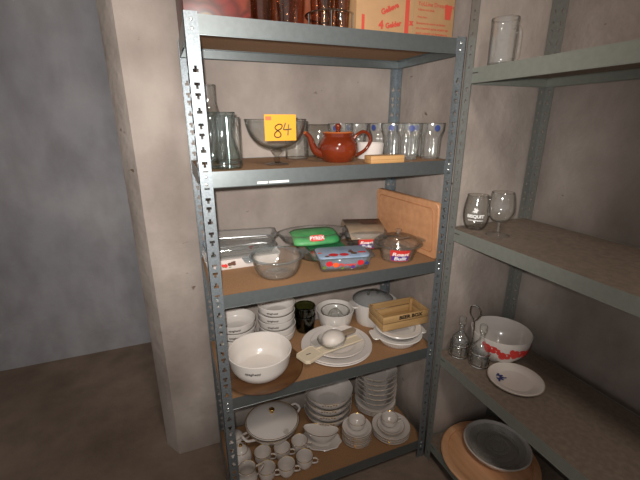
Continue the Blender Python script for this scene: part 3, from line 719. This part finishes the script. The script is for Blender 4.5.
# pot with glass lid
t = thing('lidded_pot','deep white pot with lug handles and a smoky grey glass lid, rear right','pot',(.765,.308,Z4))
mb = MB(); lathe(mb, vessel(smooth([(.074,0),(.08,.005),(.088,.06),(.092,.112)],3),.005,.002), 64, mod=lambda a,z,r:1+.004*math.cos(48*a)*(z<.09)); link('body', mb,'stone',t)
for s in (1,-1):
    q=lug(.035,.07,.009); link('handle', q,'stone',t,(s*.102,0,.096))
mb = MB(); lathe(mb, [(.096,.1135),(.0965,.1165)]+smooth([(.092,.122),(.070,.134),(.04,.142),(.01,.144)],3)+[(0,.144),(0,.140)]+smooth([(.04,.138),(.069,.130),(.09,.118),(.096,.1135)],3), 64); L_=link('lid', mb,'glass_lid',t)
mb = MB(); ring(mb,.0955,.115,.003,64); link('lid_rim', mb,'glass_rim',L_)
mb = MB(); tube(mb,[(-.026,0,.140),(-.022,0,.156),(0,0,.162),(.022,0,.156),(.026,0,.140)],.0065,10,sm=4); link('lid_knob', mb,'glass_stem',L_)
# ribbed dish
RD = .100
t = thing('ribbed_dish','ribbed white round dish with side lugs, right front, lower of the nested pair','dish',(.782,.108,Z4),-.15)
mb = MB(); lathe(mb, vessel(smooth([(.066,0),(.075,.003),(.088,.03),(.092,.040)],3),.004,.002), 96, mod=lambda a,z,r:1+.014*math.cos(48*a)); link('dish', mb,'stone',t)
mb = MB(); lathe(mb,[(.086,.038),(.104,.038),(.107,.041),(.104,.044),(.086,.043),(.086,.038)],96); link('rim', mb,'stone',t)
for s in (1,-1): link('handle', lug(.03,.075,.006), 'stone', t, (s*.110,0,.038))
t = thing('ribbed_dish','ribbed white round dish, right front, upper one directly beneath the beer crate','dish',(.782,.106,Z4+.0385),-.15)
mb = MB(); lathe(mb, vessel(smooth([(.060,0),(.068,.003),(.078,.02),(.0795,.030)],3),.003,.002), 96, mod=lambda a,z,r:1+.012*math.cos(44*a)); link('dish', mb,'stone',t)
mb = MB(); lathe(mb,[(.075,.028),(.098,.028),(.1,.031),(.098,.034),(.075,.033),(.075,.028)],96); link('rim', mb,'stone',t)
# beer crate
t = thing('small_wooden_crate','small pine crate lettered BEER BOX, standing on the ribbed white dish','crate',(.803,.146,Z4+.0735),-.03)
cw,cd,ch = .226,.134,.068
mb = MB(); box(mb,-cw/2+.005,cw/2-.005,-cd/2+.005,cd/2-.005,0,.004,.0005); link('bottom_board', mb,'pine',t)
for s in (-1,1):
    for z0 in (.001,.037):
        mb = MB(); y=s*(cd/2-.0025); box(mb,-cw/2,cw/2,y-.0025,y+.0025,z0,z0+(.031 if z0>.01 else .032),.0008); link('long_slat', mb,'pine',t)
        mb = MB(); x=s*(cw/2-.0025); box(mb,x-.0025,x+.0025,-cd/2+.005,cd/2-.005,z0,z0+.031,.0008); link('end_slat', mb,'pine',t)
    for s2 in (-1,1):
        mb = MB(); x=s*(cw/2-.011); y=s2*(cd/2-.011); box(mb,x-.006,x+.006,y-.006,y+.006,  .004,.066,.0008); link('corner_post', mb,'pine',t)
v,f=text_data('BEER BOX',.0225,0,.0009,.0003); mb=MB(); mb.add([(x*1.12,y,z) for x,y,z in v],f,facing(.022,-cd/2-.0004,.0525)); link('crate_lettering', mb,'inkblack',t)

# ------------------------------------------------------------------ bottom shelf: gold-rimmed service
t = thing('soup_tureen','large round white lidded tureen with gold knob, rear left of the bottom shelf','tureen',(.235,.278,Z5),.35)
mb = MB(); lathe(mb, vessel(smooth([(.06,0),(.068,.006),(.09,.04),(.117,.08),(.126,.100)],4),.004,.004), 64); link('bowl', mb,'china',t)
mb = MB(); ring(mb,.1262,.101,.0016,64); link('gold_rim', mb,'gold',t)
mb = MB(); lathe(mb, [(.1215,.081)]+smooth([(.12,.085),(.09,.104),(.05,.118),(.012,.124)],4)+[(0,.125),(0,.121)]+smooth([(.05,.114),(.09,.100),(.117,.083)],3)+[(.1215,.081)], 64); L_=link('lid', mb,'china',t); L_.location=(0,0,.022)
mb = MB(); ring(mb,.1195,.086,.0011,64); link('lid_gold_line', mb,'gold',L_)
mb = MB(); lathe(mb, smooth([(.008,.123),(.006,.13),(.012,.138),(.012,.145),(0,.149)],4), 20); link('lid_knob', mb,'gold',L_)
mb = MB(); lathe(mb,[(0,0),(.013,0),(.013,.0012),(0,.0016)],20,T3(.0,-.108,.0945,.45,0,0)@T3(0,0,-.0005)); link('ladle_notch', mb,'glass_smoke',L_)
for s in (1,-1):
    mb = MB(); tube(mb,[(s*.112,-.03,.084),(s*.146,-.022,.094),(s*.152,0,.097),(s*.146,.022,.094),(s*.112,.03,.084)],.006,8,sm=4); link('handle', mb,'china',t)
def cup(R=.0385,h=.055,grp='gold-rimmed coffee cups at the front'):
    t = thing('coffee_cup','','cup',(0,0,0),0,grp)
    mb = MB(); lathe(mb, vessel(smooth([(R*.6,0),(R*.66,.003),(R*.86,h*.3),(R*.95,h*.6),(R,h)],4),.0022,.002), 40); link('bowl', mb,'china',t)
    mb = MB(); ring(mb,R-.001,h,.0012,40); link('gold_rim', mb,'gold',t)
    mb = MB(); tube(mb,[(R*.93,0,h*.8),(R+.012,0,h*.84),(R+.02,0,h*.62),(R+.014,0,h*.38),(R*.86,0,h*.3)],.0032,8,sm=4); link('handle', mb,'china',t)
    mb = MB(); tube(mb,[(R+.006,-.0026,h*.86),(R+.0175,-.0026,h*.78),(R+.022,-.0022,h*.6)],.0009,6,sm=3); link('gold_line', mb,'gold',t)
    return t
c0 = cup()
cl = [(.160,.166,'white coffee cup with gold rim, back row left'),(.246,.158,'white coffee cup with gold rim, back row middle'),
      (.330,.165,'white coffee cup with gold rim, back row right, touching the gravy boat saucer'),(.158,.082,'white coffee cup with gold rim, front row left, beside the milk jug'),
      (.240,.070,'white coffee cup with gold rim, front row middle'),(.324,.078,'white coffee cup with gold rim, front row right')]
for i,(x,y,l) in enumerate(cl):
    if i==0: c0.location=(x,y,Z5); c0['label']=l; c0.rotation_euler=(0,0,-.45)
    else: dup(c0,(x,y,Z5),-.45,l)
# little pots at the far left
t = thing('sugar_pot','small white pot with gold details, behind the left post beside the tureen','pot',(.062,.292,Z5))
mb = MB(); lathe(mb, vessel(smooth([(.024,0),(.03,.004),(.043,.03),(.04,.055),(.034,.064)],4),.003,.002), 40); link('body', mb,'china',t)
mb = MB(); ring(mb,.0335,.065,.0012,40); link('gold_rim', mb,'gold',t)
mb = MB(); lathe(mb, smooth([(.033,.066),(.025,.074),(.008,.08)],3)+smooth([(.006,.083),(.009,.089),(0,.094)],3), 32); link('lid', mb,'china',t)
mb = MB(); tube(mb,[(.036,0,.055),(.06,0,.055),(.062,0,.035),(.04,0,.025)],.004,8,sm=4); link('handle', mb,'china',t)
mb = MB(); tube(mb,[(.02,-.034,.052),(.04,-.04,.05),(.045,-.038,.032),(.03,-.032,.024)],.0028,8,sm=4); link('gold_scroll', mb,'gold',t)
t = thing('coffee_pot','white lidded pot with a gold knob, between the left post and the cups','pot',(.070,.190,Z5))
mb = MB(); lathe(mb, vessel(smooth([(.026,0),(.034,.004),(.046,.03),(.042,.06),(.03,.076)],4),.003,.002), 40); link('body', mb,'china',t)
mb = MB(); lathe(mb, smooth([(.0295,.078),(.024,.086),(.009,.094)],3)+[(.005,.096)], 32); L_=link('lid', mb,'china',t)
mb = MB(); lathe(mb, smooth([(.004,.094),(.008,.101),(.007,.106),(0,.108)],3), 16); link('knob', mb,'gold',L_)
mb = MB(); ring(mb,.03,.077,.0011,40); link('gold_rim', mb,'gold',t)
t = thing('milk_jug','white milk jug with gold rim and angular handle, front left corner','jug',(.078,.088,Z5))
mb = MB(); lathe(mb, vessel(smooth([(.026,0),(.032,.004),(.040,.03),(.034,.06),(.036,.082)],4),.0028,.002), 40, mod=lambda a,z,r:1+.18*max(0,math.cos(a-PI))**6*max(0,(z-.05)/.03)); link('body', mb,'china',t)
mb = MB(); ring(mb,.035,.083,.0011,40); link('gold_rim', mb,'gold',t)
mb = MB(); tube(mb,[(.034,0,.074),(.062,0,.08),(.068,0,.07),(.052,0,.045),(.038,0,.025)],.0036,8,sm=3); link('handle', mb,'china',t)
mb = MB(); tube(mb,[(.044,-.003,.079),(.062,-.003,.083),(.0705,-.003,.07),(.055,-.003,.045)],.0011,6,sm=3); link('gold_line', mb,'gold',t)
# gravy boat with attached saucer
t = thing('gravy_boat','white gravy boat with wavy rim fixed on its oval saucer','gravy boat',(.438,.170,Z5),-.50)
mb = MB(); pr=vessel(smooth([(.045,0),(.05,.002),(.07,.008),(.088,.013)],3),.003,.001); q=MB(); lathe(q,pr,56,sx=1.08,sy=.74,mod=lambda a,z,r:1+.03*math.cos(10*a)*(r>.08)); link('saucer', q,'china',t)
def boatmod(a,z,r):
    k=max(0,(z-.02)/.05); return 1+k*(.22*math.cos(a)**2-.05)
q=MB(); lathe(q, vessel(smooth([(.03,.006),(.034,.012),(.052,.034),(.060,.052),(.064,.066)],4),.0028,.001),56,sx=1.14,sy=.62,mod=boatmod)
q.v=[(x,y,z+(.012*(x/.08)**2 if z>.02 else 0)) for x,y,z in q.v]; link('boat', q,'china',t)
mb=MB(); 
pts=[]
for i in range(56):
    a=TAU*i/56; k=.92; R_=.0628*(1+k*(.22*math.cos(a)**2-.05)); x=R_*1.14*math.cos(a); pts.append((x,R_*.62*math.sin(a),.0665+.012*(x/.08)**2))
tube(mb,pts,.0012,6,True); link('gold_rim', mb,'gold',t)
# bowls stack
def gold_marks(t,prof,z,ang=-.15,n=5,s=1):
    mb=MB()
    for k in range(n):
        v,f=disc(.0046*s,.0032*s,8); mb.add(wrap_on([(x+(k-n/2)*.0115*s,y+.0025*s*((k*5)%3-1),h) for x,y,h in v],prof,z,ang,.0014),f)
    link('gold_sprig',mb,'gold',t)
s0 = thing('serving_bowl','','bowl',(0,0,0),0,'large china bowls stacked at the rear centre')
mb = MB(); lathe(mb, vessel(smooth([(.062,0),(.068,.004),(.097,.035),(.112,.062),(.1185,.082)],4),.0035,.003), 64); link('bowl', mb,'china',s0)
mb = MB(); ring(mb,.1175,.0825,.0009,64); link('gold_rim', mb,'gold',s0); gold_marks(s0,smooth([(.062,0),(.068,.004),(.097,.035),(.112,.062),(.1185,.082)],4),.0745,-.38,6,1.1)
n=4
for i in range(n):
    l='large white bowl with gold sprig, %s of the rear centre stack' % rank(i,n); loc=(.522+.002*i,.288,Z5+.035*i)
    if i==0: s0.location=loc; s0['label']=l
    else: dup(s0,loc,.02*i,l)
# saucers with cup
s1 = plate(.0705,.010,'china','gold','saucers stacked under a cup','saucer',well=.7,th=.0025); gold_marks(s1,smooth([(0.0705*0.7*.85,0),(0.0705*0.7,.0015),(0.0705*(0.7+.08),0.01*.45),(0.0705*.9,0.01*.85),(0.0705,0.01)],3),.0062,-.45,4)
n=8
for i in range(n):
    l='small white saucer, %s of the cup-topped saucer stack' % rank(i,n); loc=(.602+.0012*math.sin(i*2.2),.124+.001*math.cos(i*1.7),Z5+.0085*i)
    if i==0: s1.location=loc; s1['label']=l
    else: dup(s1,loc,.05*math.sin(i),l)
def coffee_bowl(l,loc,R,h,handle):
    t = thing('tea_cup',l,'cup',loc,-.3,'tea cups standing on stacked plates')
    mb = MB(); lathe(mb, vessel(smooth([(R*.5,0),(R*.56,.003),(R*.86,h*.35),(R*.97,h*.75),(R,h)],4),.0024,.002), 44); link('bowl', mb,'china',t)
    mb = MB(); ring(mb,R-.001,h,.001,44); link('gold_rim', mb,'gold',t)
    if handle:
        mb = MB(); tube(mb,[(R*.93,0,h*.8),(R+.014,0,h*.84),(R+.02,0,h*.6),(R+.012,0,h*.36),(R*.84,0,h*.32)],.003,8,sm=4); link('handle', mb,'china',t)
coffee_bowl('white cup with thin gold rim, on top of the small saucer stack',(.602,.126,Z5+.0085*7+.0042),.042,.046,False)
# plates right rear: flat plates then soup plates
s2 = plate(.108,.014,'china','gold','plates stacked at the rear right','dinner_plate',well=.66); gold_marks(s2,smooth([(0.108*0.66*.85,0),(0.108*0.66,.0015),(0.108*(0.66+.08),0.014*.45),(0.108*.9,0.014*.85),(0.108,0.014)],3),.009,-.55,4)
n=4
for i in range(n):
    l='flat white dinner plate, %s of those under the soup plates' % rank(i,n); loc=(.795,.290,Z5+.0085*i)
    if i==0: s2.location=loc; s2['label']=l
    else: dup(s2,loc,0,l)
s3 = thing('soup_plate','','plate',(0,0,0),0,'soup plates stacked at the rear right')
mb = MB(); lathe(mb, vessel(smooth([(.060,0),(.066,.003),(.088,.026),(.099,.038),(.108,.045)],4),.0035,.003), 64); link('plate', mb,'china',s3)
mb = MB(); ring(mb,.1065,.0455,.0009,64); link('gold_rim', mb,'gold',s3); gold_marks(s3,smooth([(.060,0),(.066,.003),(.088,.026),(.099,.038),(.108,.045)],4),.0415,-.62,5)
n=6
for i in range(n):
    l='deep gold-sprig soup plate, %s of the rear right stack' % rank(i,n); loc=(.795+.002*math.sin(i),.290,Z5+.0085*4+.006+.029*i)
    if i==0: s3.location=loc; s3['label']=l
    else: dup(s3,loc,.03*i,l)
s4 = plate(.0925,.013,'china','gold','plates under the front right cup','dessert_plate',well=.64); gold_marks(s4,smooth([(0.0925*0.64*.85,0),(0.0925*0.64,.0015),(0.0925*(0.64+.08),0.013*.45),(0.0925*.9,0.013*.85),(0.0925,0.013)],3),.0085,-.6,3)
n=3
for i in range(n):
    l='medium white plate, %s of three under the front right cup' % rank(i,n); loc=(.774,.100,Z5+.0125*i)
    if i==0: s4.location=loc; s4['label']=l
    else: dup(s4,loc,0,l)
t = plate(.066,.010,'china','gold',None,'saucer',well=.7,th=.0025); t.location=(.775,.104,Z5+.0295); t['label']='small white saucer between the front right cup and the medium plates'
coffee_bowl('white cup with small handle, on the plates at the front right corner',(.772,.112,Z5+.0335),.041,.043,True)

# ------------------------------------------------------------------ neighbour unit
N1,N2,N3,N4 = .110,.583,1.143,1.704
t = thing('beer_mug','thick clear glass mug on the uppermost visible shelf of the right-hand unit','mug',(.95,-.11,N4))
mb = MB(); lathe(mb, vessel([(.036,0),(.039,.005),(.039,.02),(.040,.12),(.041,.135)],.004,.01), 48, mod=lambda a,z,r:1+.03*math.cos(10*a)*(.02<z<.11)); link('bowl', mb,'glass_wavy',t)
mb = MB(); ring(mb,.039,.135,.0022,40); link('rim', mb,'glass_smoke',t)
mb = MB(); tube(mb,[(.036,0,.115),(.066,0,.112),(.07,0,.06),(.066,0,.025),(.036,0,.02)],.006,10,sm=4); link('handle', mb,'glass_wavy',t)
t = thing('brandy_glass','rounded stemless glass printed BISQUIT in white, on the right-hand unit','glass',(.984,-.056,N3),-.25)
mb = MB(); lathe(mb, vessel(smooth([(.024,0),(.030,.003),(.042,.022),(.0478,.052),(.046,.088),(.040,.118),(.038,.130)],4),.0025,.004), 48); link('bowl', mb,'glass_smoke',t)
mb = MB(); ring(mb,.037,.1305,.0016,48); link('rim', mb,'glass_smoke',t)
v,f=text_data('BISQUIT',.0165,0,.0008,.0002); mb=MB(); mb.add(wrap(v,.049,.058,-.55),f); link('printed_word', mb,'card_white',t)
v,f=text_data('COGNAC',.006,0,.0003,.0002); mb=MB(); mb.add(wrap([(x*2,y,h) for x,y,h in v],.0485,.043,-.55),f); link('printed_word', mb,'card_white',t)
mb = MB(); pl=[(-.012,-.007),(-.006,-.004),(-.004,-.009),(.0,-.005),(.006,-.009),(.007,-.001),(.012,.003),(.006,.006),(.007,.011),(.001,.008),(-.003,.013),(-.006,.006),(-.002,.002),(-.008,.0)]
prism(mb,pl,.0004); mb.v=wrap([(x,y,h) for x,y,h in mb.v],.0482,.079,-.6); link('printed_emblem', mb,'card_white',t)
t = thing('balloon_glass','clear balloon wine glass on a foot, to the right of the stemless glass','glass',(.999,-.153,N3))
mb = MB(); lathe(mb, vessel(smooth([(.006,.048),(.028,.056),(.043,.08),(.0455,.105),(.041,.14),(.037,.156)],4),.002), 48); link('bowl', mb,'glass',t)
mb = MB(); lathe(mb, smooth([(0,.050),(.006,.048),(.005,.02),(.007,.008),(.036,.003),(.037,0),(0,0)],3), 40); link('stem', mb,'glass_wavy',t)
mb = MB(); ring(mb,.036,.156,.0014,40); link('rim', mb,'glass_smoke',t)
# cruet set
t = thing('cruet_stand','chrome wire cruet stand with a looped handle, on the right-hand unit','cruet stand',(.9995,-.0985,N2),-1.219)
mb = MB()
for s in (-1,1):
    ring(mb,.0385,.060,.0025,32,mtx=T3(s*.0445,0,0)); ring(mb,.038,.004,.0025,32,mtx=T3(s*.0445,0,0))
    for a in (.6,2.2,3.9,5.4): tube(mb,[(s*.0445+.0385*math.cos(a),.0385*math.sin(a),.004),(s*.0445+.0385*math.cos(a),.0385*math.sin(a),.060)],.0018,6)
link('holder', mb,'chrome',t)
mb = MB(); tube(mb,[(0,.012,.004),(0,.02,.08),(0,.012,.16),(-.004,.01,.178),(-.020,.008,.205),(-.018,.006,.236),(0,.005,.247),(.018,.006,.236),(.02,.008,.21),(.008,.01,.186),(-.006,.012,.17)],.0032,8,sm=5); link('loop_handle', mb,'chrome',t)
def cruet(x,y,l):
    b = thing('cruet_bottle',l,'bottle',(x,y,N2+.0068),0,'glass cruet bottles')
    mb = MB(); lathe(mb, vessel(smooth([(.030,0),(.034,.005),(.0335,.04),(.035,.06),(.032,.078),(.015,.1),(.0095,.115),(.0105,.138)],4),.003,.008), 32,mod=lambda a,z,r:1+.03*math.cos(12*a)*(z<.055)); link('body', mb,'glass_wavy',b)
    mb = MB(); lathe(mb, [(0,.124),(.0065,.124),(.007,.139),(.0135,.142),(.0145,.170),(.012,.175),(0,.1755)], 24,mod=lambda a,z,r:1+.06*math.cos(6*a)); link('stopper', mb,'glass_wavy',b)
    mb = MB(); ring(mb,.0105,.138,.0016,24); link('lip', mb,'glass_smoke',b)
rz=-1.219
cruet(.9995-.0445*math.cos(rz), -.0985-.0445*math.sin(rz),'stoppered glass cruet bottle, the one nearer the corner wall')
cruet(.9995+.0445*math.cos(rz), -.0985+.0445*math.sin(rz),'stoppered glass cruet bottle, the one in front of the red-patterned bowl')
t = thing('salad_bowl','large white bowl with red painted pattern, behind the cruet set','bowl',(1.137,-.121,N2))
mb = MB(); lathe(mb, vessel(smooth([(.060,0),(.07,.005),(.104,.05),(.115,.09),(.118,.120)],4),.0045,.004), 64); link('bowl', mb,'stone',t)
mb = MB()
for ang, zz, s in ((-1.22,.082,1.25),(-.72,.062,1.2),(-.30,.074,1.3),(.15,.066,1.2),(.6,.08,1.1)):
    for dx,dy,rx,ry in ((0,0,.012,.018),(.016,-.004,.010,.008),(-.012,.012,.007,.009),(.026,.006,.012,.004),(.018,.012,.010,.003)):
        v,f=disc(rx*s,ry*s,12,dx*s,dy*s,.0004); mb.add(wrap_on(v,smooth([(.060,0),(.07,.005),(.104,.05),(.115,.09),(.118,.120)],4),zz,ang,.001),f)
link('painted_pattern', mb,'red',t)
mb = MB(); ring(mb,.1165,.1,.0007,64); link('rim_line', mb,'glass_smoke',t)
t = thing('painted_plate','cream plate with a blue flower, lying beside the cruet bottles','plate',(1.062,-.278,N2))
t.rotation_euler=(0,-.0,0)
mb = MB(); lathe(mb, vessel(smooth([(.059,0),(.065,.002),(.083,.010),(.1,.015)],3),.0035,.001), 64); link('plate', mb,'stone',t)
mb = MB()
for k in range(9):
    a=TAU*k/9; v,f=disc(.010,.005,10); mb.add(v,f,T3(-.045+.015*math.cos(a),.040+.015*math.sin(a),.0062,0,0,a))
for dx,dy in ((-.02,.02),(.022,-.016),(-.016,-.02)):
    v,f=disc(.006,.003,8,-.045+dx,.040+dy,.0063); mb.add(v,f)
link('blue_flower', mb,'blue',t)
mb = MB(); ring(mb,.0988,.016,.0012,64); link('blue_rim_line', mb,'kraft',t)
# wooden tray with bowl
t = thing('round_wooden_tray','large round orange-brown wooden tray on the lowest shelf of the right-hand unit','tray',(1.088,-.203,N1))
mb = MB(); lathe(mb,[(0,.0),(.185,0),(.2,.006),(.203,.014),(.198,.022),(.176,.024),(.172,.022),(.170,.012),(0,.012)],72); link('tray', mb,'tray',t)
t = thing('white_dish','round cream-white dish standing on the wooden tray','dish',(1.138,-.192,N1+.0125))
mb = MB(); lathe(mb, vessel(smooth([(.095,0),(.108,.004),(.128,.03),(.14,.046)],4),.006,.003), 64); link('dish', mb,'stone',t)
t = thing('pressed_glass_plate','cut clear glass plate with beaded rings, lying in the cream-white dish','glass plate',(1.141,-.190,N1+.0415))
mb = MB(); lathe(mb, vessel(smooth([(.07,0),(.078,.002),(.1,.006),(.118,.012)],3),.004,.001), 72, mod=lambda a,z,r:1+.02*math.cos(36*a)*(r>.09)); link('plate', mb,'glass_dish',t)
for R_,n_ in ((.05,22),(.03,14),(.085,36)):
    mb = MB(); N_ = n_*6
    tube(mb,[(R_*math.cos(TAU*i/N_),R_*math.sin(TAU*i/N_),.0052+(.0015 if R_>.08 else 0)) for i in range(N_)],.003,6,True,rfn=lambda u: .0012+.0026*abs(math.sin(PI*n_*u)))
    link('beaded_ring', mb,'glass_wavy',t)

# ------------------------------------------------------------------ camera and light
cx,cy,cz = -.07289,-1.11566,1.53762
yaw,pit,rol,fpx = math.radians(21.61211),math.radians(17.68382),math.radians(-.19475),372.4053
fwd = Vector((math.sin(yaw)*math.cos(pit), math.cos(yaw)*math.cos(pit), -math.sin(pit)))
right = Vector((math.cos(yaw),-math.sin(yaw),0)); up = right.cross(fwd)
r2 = right*math.cos(rol)+up*math.sin(rol); u2 = -right*math.sin(rol)+up*math.cos(rol)
cam = bpy.data.cameras.new('camera'); co = bpy.data.objects.new('camera', cam); C.objects.link(co)
cam.sensor_fit='HORIZONTAL'; cam.sensor_width=36; cam.lens=fpx*36/640; cam.clip_start=.02
mt = Matrix((r2,u2,-fwd)).transposed().to_4x4(); mt.translation=(cx,cy,cz); co.matrix_world=mt
sc.camera = co

def lamp(name, kind, loc, target, power, col, **kw):
    l = bpy.data.lights.new(name, kind); l.energy=power; l.color=col
    for k,v in kw.items(): setattr(l,k,v)
    o = bpy.data.objects.new(name,l); C.objects.link(o); o.location=loc
    d = Vector(target)-Vector(loc); o.rotation_euler = d.to_track_quat('-Z','Y').to_euler(); return o
lamp('phone_flash','SPOT',(cx-.02,cy+.01,cz+.035),(.32,.2,1.44),104,(1,.962,.925),spot_size=math.radians(96),spot_blend=1,shadow_soft_size=.012)
lamp('room_lamp','AREA',(.1,-1.5,2.7),(.3,.2,.9),20,(1,.9,.8),shape='DISK',size=.35)
w = bpy.data.worlds.new('world'); sc.world = w; w.use_nodes=True
w.node_tree.nodes['Background'].inputs[0].default_value=(.9,.88,.86,1); w.node_tree.nodes['Background'].inputs[1].default_value=.45

sc.view_settings.view_transform='Standard'; sc.view_settings.look='None'; sc.view_settings.gamma=1; sc.view_settings.use_curve_mapping=False
sc.view_settings.exposure=0
sc.cycles.transparent_max_bounces=48
sc.cycles.max_bounces=10
